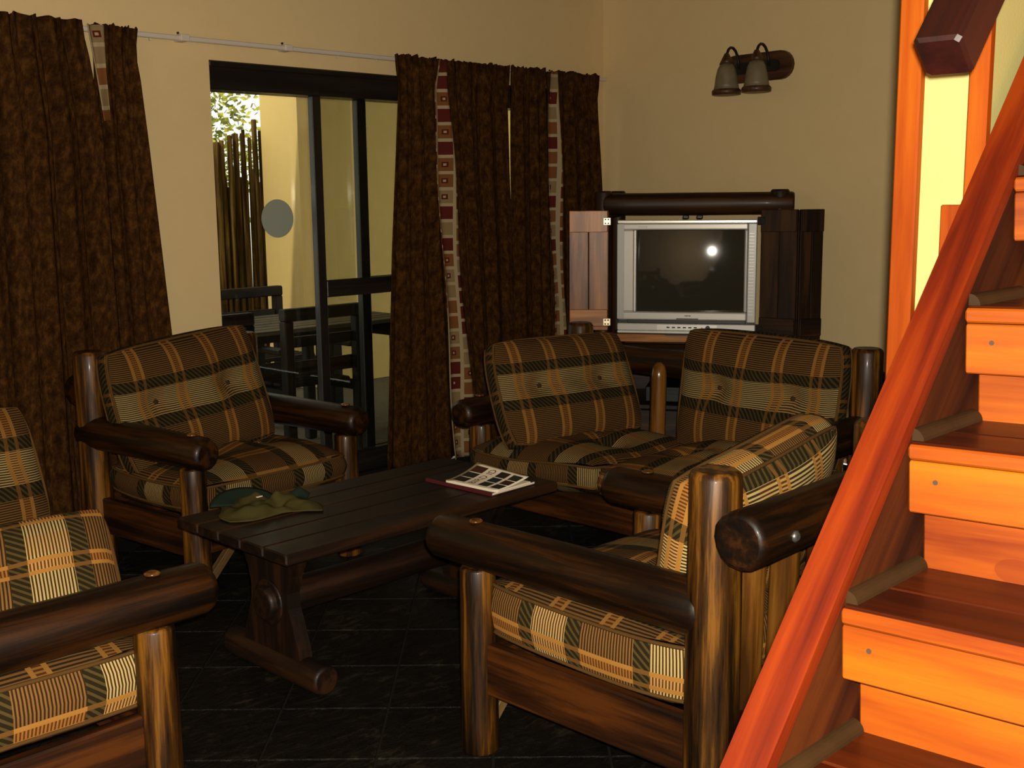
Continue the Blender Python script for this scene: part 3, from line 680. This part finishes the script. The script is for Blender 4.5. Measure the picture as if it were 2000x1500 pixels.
def cdoor(x, y, wdt, ang, z0, z1, mat, hinge, seed, flipx=1):
    M2 = Matrix.Translation((x, y, 0)) @ Matrix.Rotation(ang, 4, 'Z'); f = flipx
    root = None
    nb = 2
    for k in range(nb):
        a, b = wdt*k/nb, wdt*(k+1)/nb
        lo, hi = sorted((f*(a+0.0012), f*(b-0.0012)))
        m = MB(); m.bbox((lo, -0.011, z0), (hi, 0.011, z1), 0.003, axis=2, M=M2, seed=seed+k*1.9)
        if root is None: root = obj('door', m, mat, cab)
        else: obj('board', m, mat, root)
    for zc, hh in ((z1-0.055, 0.055), (z0+0.065, 0.045)):
        lo, hi = sorted((f*0.004, f*(wdt-0.004)))
        m = MB(); m.bbox((lo, -0.024, zc-hh), (hi, -0.0115, zc+hh), 0.003, axis=2 if hh > 0.05 else 0, M=M2, seed=seed+zc); obj('ledge', m, mat, root)
        lo, hi = sorted((f*0.02, f*(wdt-0.02)))
        m = MB(); m.bbox((lo, 0.0115, zc-0.012), (hi, 0.016, zc+0.012), 0.002, M=M2); obj('strap_hinge', m, 'iron', root)
    if hinge:
        for zc in (z1-0.055, z0+0.045):
            m = MB(); lo, hi = sorted((f*-0.012, f*0.026))
            m.bbox((lo, -0.0285, zc-0.019), (hi, -0.0243, zc+0.019), 0.002, M=M2); h = obj('hinge', m, hinge, root)
            for dx in (0.0, 0.015):
                for dz in (-0.01, 0.01):
                    m = MB(); m.lathe([(0.0045, 0), (0.0045, 0.002)], M2 @ Matrix.Translation((f*dx, -0.0286, zc+dz)) @ Matrix.Rotation(math.pi/2, 4, 'X'), 8); obj('screw', m, 'iron', h)
cdoor(-0.398, -0.016, 0.205, math.radians(6.5), 0.792, 1.412, 'pine_inner', 'brass', 3.0, -1)
cdoor(-0.398, 0.030, 0.205, math.radians(-3), 0.792, 1.412, 'cabinet_wood', None, 5.0, -1)
cdoor(0.378, -0.012, 0.19, math.radians(-20), 0.762, 1.412, 'cabinet_wood', 'iron', 7.0, 1)
cdoor(0.562, -0.076, 0.125, math.radians(26), 0.762, 1.412, 'cabinet_wood', None, 9.0, 1)

# ------------------------------------------------------------------ television
tv = thing('television', 'silver tube television with black glass screen on the cabinet shelf', 'television', (4.93, 3.54, 0.770), CR)
tv.location = Vector((4.93, 3.54, 0.778))
x0, x1, zt = -0.352, 0.356, 0.584
sx0, sx1, sz0, sz1 = -0.265, 0.296, 0.112, 0.534     # screen opening
def tvbox(nm, lo, hi, mat, bev=0.004, par=tv): m = MB(); m.bbox(lo, hi, bev); return obj(nm, m, mat, par)
bez = MB()
bez.bbox((x0, -0.012, sz0), (sx0-0.001, 0.045, sz1), 0.006, axis=2); bez.bbox((sx1+0.001, -0.012, sz0), (x1-0.045, 0.045, sz1), 0.006, axis=2)
bez.bbox((x0, -0.012, sz1), (x1-0.045, 0.045, zt-0.018), 0.006, axis=0); bez.bbox((x0, -0.012, 0.070), (x1-0.045, 0.045, sz0), 0.006, axis=0)
bezel = obj('bezel', bez, 'tv_silver', tv)
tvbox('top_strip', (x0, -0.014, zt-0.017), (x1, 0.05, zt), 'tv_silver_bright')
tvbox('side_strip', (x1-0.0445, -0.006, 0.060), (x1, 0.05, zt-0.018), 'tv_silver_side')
for k in range(26):
    tvbox('grille_slot', (x1-0.040, -0.0075, 0.10+0.0165*k), (x1-0.012, -0.0045, 0.105+0.0165*k), 'tv_silver', 0.0005, bezel)
tvbox('side_strip', (x0-0.0005, -0.0135, 0.075), (x0+0.035, -0.0122, zt-0.02), 'tv_silver_side', 0.0005)
tvbox('screen_edge', (sx0+0.0005, -0.014, sz0+0.001), (sx0+0.010, 0.012, sz1-0.001), 'tv_silver_bright', 0.002, bezel)
tvbox('groove', (x0+0.05, 0.004, 0.052), (x1-0.05, 0.05, 0.069), 'tv_black', 0.002)
tvbox('control_panel', (x0, -0.012, 0.014), (x1, 0.05, 0.0515), 'tv_silver')
tvbox('control_plate', (-0.145, -0.0145, 0.018), (0.165, -0.0123, 0.048), 'tv_silver_bright', 0.001)
tvbox('bottom_strip', (x0, -0.016, 0.0), (x1, 0.05, 0.0135), 'tv_silver_bright')
for k in range(6): tvbox('control_button', (-0.094+0.028*k, -0.0175, 0.029), (-0.078+0.028*k, -0.0147, 0.036), 'tv_black', 0.001)
tvbox('indicator', (0.082, -0.0162, 0.030), (0.091, -0.0147, 0.0335), 'tv_lamp', 0.0005)
m = MB(); m.lathe([(0.0115, 0), (0.0115, 0.006), (0.009, 0.008)], Matrix.Translation((0.117, -0.0147, 0.032)) @ Matrix.Rotation(math.pi/2, 4, 'X'), 18); obj('power_button', m, 'tv_black', tv)
tvbox('sensor_window', (-0.045, -0.0135, 0.074), (0.068, -0.0123, 0.080), 'tv_black', 0.0005)
# smudged maker's marks too small to read
for (xa, za, wd) in ((-0.002, 0.093, 0.032), (-0.244, 0.549, 0.05)):
    for k in range(4): tvbox('maker_mark', (xa+k*wd/4, -0.0127, za-(0.003 if k % 2 else 0.0015)), (xa+k*wd/4+wd/5.5, -0.0121, za+0.003), 'tv_black' if wd < 0.04 else 'tv_silver_side', 0.0003)
scx, scz = (sx0+sx1)/2, (sz0+sz1)/2; RR = 2.0
def scr(u, v):
    x, z = sx0+0.01+(sx1-sx0-0.012)*u, sz0+(sz1-sz0)*v
    return (x, 0.006 + ((x-scx)**2+(z-scz)**2)/(2*RR), z), (x, z, 0)
m = MB(); m.grid(scr, 20, 16); obj('screen', m, 'tv_screen', tv)
m = MB()
i0 = 0
for (yy, s2, dz) in ((0.051, 1.0, 0.0), (0.16, 0.98, 0.0), (0.30, 0.72, 0.03), (0.46, 0.55, 0.06), (0.50, 0.50, 0.08)):
    for (x, z) in ((x0, 0.005), (x1, 0.005), (x1, zt-0.01), (x0, zt-0.01)):
        m.vert(((x-0.002)*s2+0.002, yy, dz + (z)*(s2 if z > 0.1 else 1)), (x, z, yy))
for k in range(4):
    for j in range(4): a, b = k*4+j, k*4+(j+1) % 4; m.face((a, b, b+4, a+4))
m.face((0, 1, 2, 3)); m.face((16, 17, 18, 19)); obj('tube_housing', m, 'tv_black', tv)
tvbox('swivel_base', (-0.10, -0.03, -0.007), (0.10, 0.35, -0.0005), 'tv_black', 0.002)
vp = thing('video_player', 'black video player on the lower shelf of the cabinet', 'video player', tuple(Vector((4.93, 3.54, 0.3855)) + Matrix.Rotation(CR, 3, 'Z') @ Vector((0.0, 0.12, 0))), CR)
m = MB(); m.bbox((-0.215, 0, 0.008), (0.215, 0.30, 0.09), 0.004); obj('case', m, 'tv_black', vp)
m = MB(); m.bbox((-0.12, -0.002, 0.05), (0.06, 0.0, 0.075), 0.001); obj('tape_slot', m, 'iron', vp)
m = MB(); m.lathe([(0.006, 0), (0.006, 0.003)], Matrix.Translation((0.10, 0.0, 0.03)) @ Matrix.Rotation(math.pi/2, 4, 'X'), 10); obj('button', m, 'steel', vp)
for sx2 in (-0.18, 0.18): m = MB(); m.lathe([(0.012, 0), (0.012, 0.008)], Matrix.Translation((sx2, 0.04, 0)), 10); obj('foot', m, 'tv_black', vp)

# ------------------------------------------------------------------ wall lamp
wl = thing('wall_lamp', 'wooden oval wall lamp with two small bell glass shades', 'lamp', (WX-0.001, 3.70, 2.19))
wl.rotation_euler = (math.radians(-0.8), 0, 0)
def stadium(hl, hh, n=10):
    return [(hl-hh+hh*math.cos(a), hh*math.sin(a)) for a in [(-math.pi/2+math.pi*k/n) for k in range(n+1)]] + [(-hl+hh+hh*math.cos(a), hh*math.sin(a)) for a in [(math.pi/2+math.pi*k/n) for k in range(n+1)]]
LM = Matrix.Rotation(-math.pi/2, 4, 'Z')
m = MB(); m.prism(stadium(0.225, 0.078), -0.026, 0.0, LM, grain=0); plate = obj('back_plate', m, 'lamp_wood', wl)
m = MB(); m.prism(stadium(0.150, 0.032), -0.034, -0.0262, LM, grain=0); obj('inset', m, 'lamp_metal', plate)
for yo in (0.112, -0.083):
    m = MB(); pts = []
    for k in range(9):
        a = math.pi*k/8
        pts.append((-0.034-0.062+0.062*math.cos(a), yo, 0.085*math.sin(a) + 0.052*k/8))
    m.tube(pts, [0.008]*9, 8); arm = obj('arm', m, 'lamp_metal', wl)
    base = Matrix.Translation((-0.158, yo, 0.042)) @ Matrix.Diagonal((1.0, 1.0, 1.14, 1.0))
    m = MB(); m.lathe([(0.012, 0.03), (0.030, 0.0), (0.040, -0.02)], base, 18); obj('shade_cap', m, 'lamp_wood', arm)
    m = MB(); m.lathe([(0.036, -0.0205), (0.050, -0.045), (0.060, -0.08), (0.066, -0.12), (0.071, -0.142)], base, 20); sh = obj('shade', m, 'shade_glass', wl)
    m = MB(); m.lathe([(0.076, -0.142), (0.082, -0.150), (0.080, -0.168), (0.072, -0.170)], base, 20); obj('shade_rim', m, 'lamp_wood', sh)

# ------------------------------------------------------------------ curtains and track
trk = thing('curtain_track', 'white curtain track across the wall above the patio door', 'curtain track', (3.6, WY-0.03, 2.19))
m = MB(); m.bbox((1.30-3.6, -0.035, 0.0), (5.79-3.6, -0.012, 0.022), 0.004); obj('track', m, 'rail_white', trk)
for x in (2.845, 3.40, 4.6, 5.3, 1.7):
    m = MB(); m.bbox((x-0.022-3.6, -0.042, -0.002), (x+0.022-3.6, 0.029, 0.028), 0.003, axis=0); b = obj('bracket', m, 'rail_white', trk)
    m = MB(); m.bbox((x-0.028-3.6, -0.024, 0.0285), (x-0.020-3.6, -0.012, 0.038), 0.002); obj('clip', m, 'iron', b)
for x in (2.68, 3.70, 3.95):
    m = MB(); m.bbox((x-3.603, -0.028, -0.012), (x-3.597, -0.016, -0.0005), 0.001); obj('glider', m, 'rail_white', trk)

def interp(tab, z):
    tab = sorted(tab)
    if z <= tab[0][0]: return tab[0][1]
    for (a, xa), (b, xb) in zip(tab, tab[1:]):
        if z <= b: return xa + (xb-xa)*(z-a)/(b-a)
    return tab[-1][1]
def curtain(label, left, right, y, ztop, zbot, pleats, amp, seed, lining=None, lean=0.0):
    root = thing('curtain', label, 'curtain', (interp(left, 1.0), y, 0), group='brown curtains on the white track')
    O = root.location.copy()
    def fn(u, v):
        z = zbot + (ztop-zbot)*v
        xa, xb = interp(left, z), interp(right, z); ww = xb-xa
        gather = 0.5+0.5*min(1, (ztop-z)/0.5)
        ph = u*pleats*2*math.pi + 0.8*math.sin(u*9+seed) + 0.25*math.sin(v*3+seed)
        yy = y + amp*gather*math.sin(ph) + amp*0.35*math.sin(ph*2.3+seed) + 0.010*math.sin(u*70+seed)*(1 if z > ztop-0.10 else 0)
        zz = z + (0.010*noise.noise(Vector((u*26, seed, 0)))*1.6 if v > 0.97 else 0)
        return (xa+ww*u + amp*0.25*math.cos(ph)*(1 if 0.02 < u < 0.98 else 0) - O.x, yy - O.y, zz), (u*ww*1.6+seed, z, 0)
    m = MB(); m.grid(fn, int(14*pleats)+8, 30); o = obj('cloth', m, 'curtain_cloth', root)
    q = o.modifiers.new('thickness', 'SOLIDIFY'); q.thickness = 0.005; q.offset = 0
    if lining:
        l2, r2, ly, z1, z0 = lining
        def fl2(u, v):
            z = z0 + (z1-z0)*v; xa, xb = interp(l2, z), interp(r2, z)
            return (xa+(xb-xa)*u - O.x, ly - O.y + 0.012*math.sin(z*5+u*2.5) + 0.022*math.sin(u*math.pi*1.6), z), (xa*0.15+(xb-xa)*u+seed, z, 0)
        m = MB(); m.grid(fl2, 8, 40); o = obj('lining', m, 'curtain_lining', root); o['label'] = 'cream lining printed with brown and maroon squares'
        q = o.modifiers.new('thickness', 'SOLIDIFY'); q.thickness = 0.004
    return root
CY = 4.715
curtain('wide dark brown curtain beyond the log armchair, at the far end of the track', [(0.04, 1.30), (2.2, 1.42)], [(0.04, 2.42), (1.8, 2.385), (2.0, 2.36), (2.2, 2.335)], CY, 2.225, 0.04, 9, 0.030, 1.0,
        ([(1.82, 2.392), (2.0, 2.365), (2.2, 2.335)], [(1.82, 2.397), (2.0, 2.398), (2.2, 2.405)], CY-0.045, 2.205, 1.82))
curtain('dark brown curtain hanging beside the bare wall, flaring towards the floor', [(0.04, 2.36), (1.8, 2.375), (2.0, 2.38), (2.2, 2.385)], [(0.04, 2.72), (0.88, 2.655), (1.5, 2.61), (2.0, 2.575), (2.10, 2.562), (2.2, 2.58)], CY+0.005, 2.215, 0.04, 3, 0.022, 2.2)
curtain('dark brown curtain over the patio door with a printed lining edge', [(0.05, 3.885), (1.19, 3.955), (2.05, 4.03), (2.17, 4.01)], [(0.05, 4.42), (1.19, 4.34), (2.2, 4.29)], CY, 2.215, 0.045, 3.5, 0.022, 3.4,
        ([(0.04, 4.335), (0.6, 4.30), (1.2, 4.265), (1.9, 4.235), (2.05, 4.225), (2.2, 4.265)], [(0.04, 4.49), (0.6, 4.425), (1.2, 4.375), (1.6, 4.345), (2.05, 4.305), (2.2, 4.31)], CY-0.06, 2.20, 0.04))
curtain('dark brown curtain between the lining edge and the narrow slit of daylight', [(0.04, 4.47), (1.2, 4.36), (2.2, 4.30)], [(0.04, 4.868), (1.2, 4.866), (1.35, 4.858), (1.6, 4.848), (2.0, 4.842), (2.2, 4.866)], CY+0.01, 2.215, 0.04, 4, 0.022, 4.1)
curtain('narrow dark brown curtain beside the slit of daylight, with a printed lining strip', [(0.04, 4.87), (1.6, 4.862), (2.0, 4.862), (2.2, 4.87)], [(0.04, 5.20), (1.0, 5.17), (2.2, 5.145)], CY, 2.215, 0.04, 2.5, 0.020, 5.7,
        ([(0.04, 5.20), (1.0, 5.165), (1.7, 5.14), (2.0, 5.125), (2.2, 5.15)], [(0.04, 5.28), (1.0, 5.245), (1.7, 5.21), (2.0, 5.195), (2.2, 5.195)], CY-0.05, 2.20, 0.04))
curtain('dark brown curtain in the room corner behind the cabinet door', [(0.04, 5.24), (1.0, 5.22), (2.2, 5.19)], [(0.04, 5.70), (1.5, 5.69), (2.05, 5.64), (2.2, 5.655)], CY+0.01, 2.215, 0.04, 4, 0.022, 6.3)

# ------------------------------------------------------------------ outside
sbox('floor_patio', (-2, WY+0.2, -0.12), (10, 16, -0.004), 'paving', 'grey patio paving')
sbox('ceiling_patio_shade', (0.5, WY+0.21, 2.56), (8.0, 7.40, 2.68), 'ceiling_paint', 'veranda roof slab out of view, added to shade the patio')  # unseen slab above the beam, added to dim the outer wall and furniture
sbox('trim_5', (5.384, 7.36, 2.33), (8.0, 7.488, 2.56), 'door_wood', 'dark veranda beam')
sbox('wall_patio', (5.384, 7.49, 0), (8.5, 7.98, 3.2), 'outside_paint', 'cream outer wall across the patio')
fen = thing('pole_fence', 'rustic fence of upright wooden poles at the patio edge', 'fence', (5.1, 8.05, 0))
xk = 3.6; k = 0
while xk < 5.42:
    rr = rnd.uniform(0.016, 0.034); gap = rnd.choice((0.002, 0.003, 0.006, 0.018)) if k % 3 else 0.003
    top = 1.72 + (xk-4.7)*0.45 + rnd.uniform(-0.10, 0.10)
    m = MB(); m.log((xk+rr-5.1, rnd.uniform(-0.02, 0.02), 0), (xk+rr-5.1+rnd.uniform(-0.012, 0.012), rnd.uniform(-0.015, 0.015), max(1.3, top)), rr, rr*0.85, k*1.3, 8, bev=0.006, wob=0.12)
    obj('pole', m, 'fence_wood', fen)
    if k % 4:
        m = MB(); m.log((xk+2*rr-5.1, 0.10, 0), (xk+2*rr-5.1, 0.10, max(1.1, top-rnd.uniform(0.12, 0.42))), rr*0.9, rr*0.8, k*1.3+50, 8, bev=0.006, wob=0.12); obj('pole', m, 'fence_wood', fen)
    xk += 2*rr+gap; k += 1
for q in range(46):
    m = MB(); xq = 3.62+q*0.039
    m.log((xq-5.1, 0.165, 0), (xq-5.1+rnd.uniform(-0.01, 0.01), 0.165, 1.36+(xq-4.7)*0.35+rnd.uniform(-0.08, 0.16)), 0.021, 0.017, q*0.7+90, 8, bev=0.006, wob=0.12); obj('pole', m, 'fence_wood', fen)
for z in (0.35, 1.25):
    m = MB(); m.log((3.55-5.1, 0.215, z), (5.38-5.1, 0.215, z), 0.022, 0.022, z); obj('cross_pole', m, 'fence_wood', fen)
tr = thing('tree', 'leafy green tree standing behind the pole fence', 'tree', (6.12, 9.9, 0))
m = MB(); m.tube([(0, 0, 0), (0.05, 0, 0.8), (-0.1, 0.1, 1.7), (-0.25, 0.1, 2.8)], [0.09, 0.07, 0.05, 0.02], 8); obj('trunk', m, 'bark', tr)
m = MB()
for k in range(2600):
    a = rnd.random()
    c = Vector((rnd.gauss(-0.05, 0.42), rnd.gauss(0, 0.45), rnd.gauss(2.15, 0.45)))
    if c.x > 0.16 and rnd.random() < 0.80 and c.z > 2.05: continue
    if c.z < 1.0: continue
    d = Vector((rnd.uniform(-1, 1), rnd.uniform(-1, 1), rnd.uniform(-0.8, 0.6))).normalized(); e = d.orthogonal().normalized(); l, w2 = rnd.uniform(0.05, 0.10), rnd.uniform(0.018, 0.034)
    i0 = len(m.v)
    for q in (c, c+d*l*0.5+e*w2, c+d*l, c+d*l*0.5-e*w2): m.vert(q, q, q)
    m.face((i0, i0+1, i0+2, i0+3))
o = obj('foliage', m, 'leaf', tr); o['kind'] = 'stuff'

def patio_chair(label, loc, rotz):
    t = thing('patio_chair', label, 'chair', loc, rotz, 'wooden patio chairs')
    w, hgt, dp = 0.56, 0.88, 0.50
    def b(nm, lo, hi, sd=0): m = MB(); m.bbox(lo, hi, 0.006, seed=sd); return obj(nm, m, 'patio_wood', t)
    for sg in (-1, 1):
        b('leg', (sg*(w/2-0.03)-0.03, -0.03, 0), (sg*(w/2-0.03)+0.03, 0.03, hgt-0.0685)); b('leg', (sg*(w/2-0.03)-0.03, dp-0.03, 0), (sg*(w/2-0.03)+0.03, dp+0.03, 0.62))
        b('armrest', (sg*(w/2-0.03)-0.035, 0.031, 0.621), (sg*(w/2-0.03)+0.035, dp+0.05, 0.65)); b('side_rail', (sg*(w/2-0.03)-0.015, 0.031, 0.36), (sg*(w/2-0.03)+0.015, dp-0.031, 0.42))
    b('top_rail', (-w/2, -0.032, hgt-0.068), (w/2, 0.032, hgt), 2); b('back_board', (-w/2+0.061, -0.015, 0.50), (w/2-0.061, 0.015, 0.58), 6); b('lower_rail', (-w/2+0.061, -0.02, 0.66), (w/2-0.061, 0.02, 0.72), 3)
    for k in range(5): b('seat_slat', (-w/2+0.062, 0.04+0.09*k, 0.421), (w/2-0.062, 0.115+0.09*k, 0.445), k)
    b('front_rail', (-w/2+0.061, dp-0.015, 0.35), (w/2-0.061, dp+0.015, 0.42), 5)
    return t
patio_chair('wooden patio chair facing away on the door side of the table, beside the sliding leaf', (4.02, 5.42, 0), 0.0)
patio_chair('wooden patio chair on the door side of the table, next to the house wall edge', (3.265, 5.42, 0), 0.0)
patio_chair('wooden patio chair across the table, framed against the cream outer wall', (4.50, 6.93, 0), math.pi)
pt = thing('patio_table', 'slatted wooden patio table outside the door', 'table', (4.0, 6.12, 0))
for k in range(7):
    m = MB(); m.bbox((-1.0, -0.42+0.12*k+0.007, 0.70), (1.0, -0.42+0.12*(k+1)-0.007, 0.726), 0.004, seed=k); obj('slat', m, 'patio_table_wood', pt)
for sg in (-1, 1):
    for s2 in (-1, 1):
        m = MB(); m.bbox((sg*0.88-0.04, s2*0.34-0.04, 0), (sg*0.88+0.04, s2*0.34+0.04, 0.699), 0.005); obj('leg', m, 'patio_wood', pt)
    m = MB(); m.bbox((sg*0.88-0.02, -0.299, 0.60), (sg*0.88+0.02, 0.299, 0.698), 0.004); obj('apron', m, 'patio_wood', pt)
m = MB(); m.bbox((-0.839, -0.02, 0.60), (0.839, 0.02, 0.698), 0.004); obj('apron', m, 'patio_wood', pt)
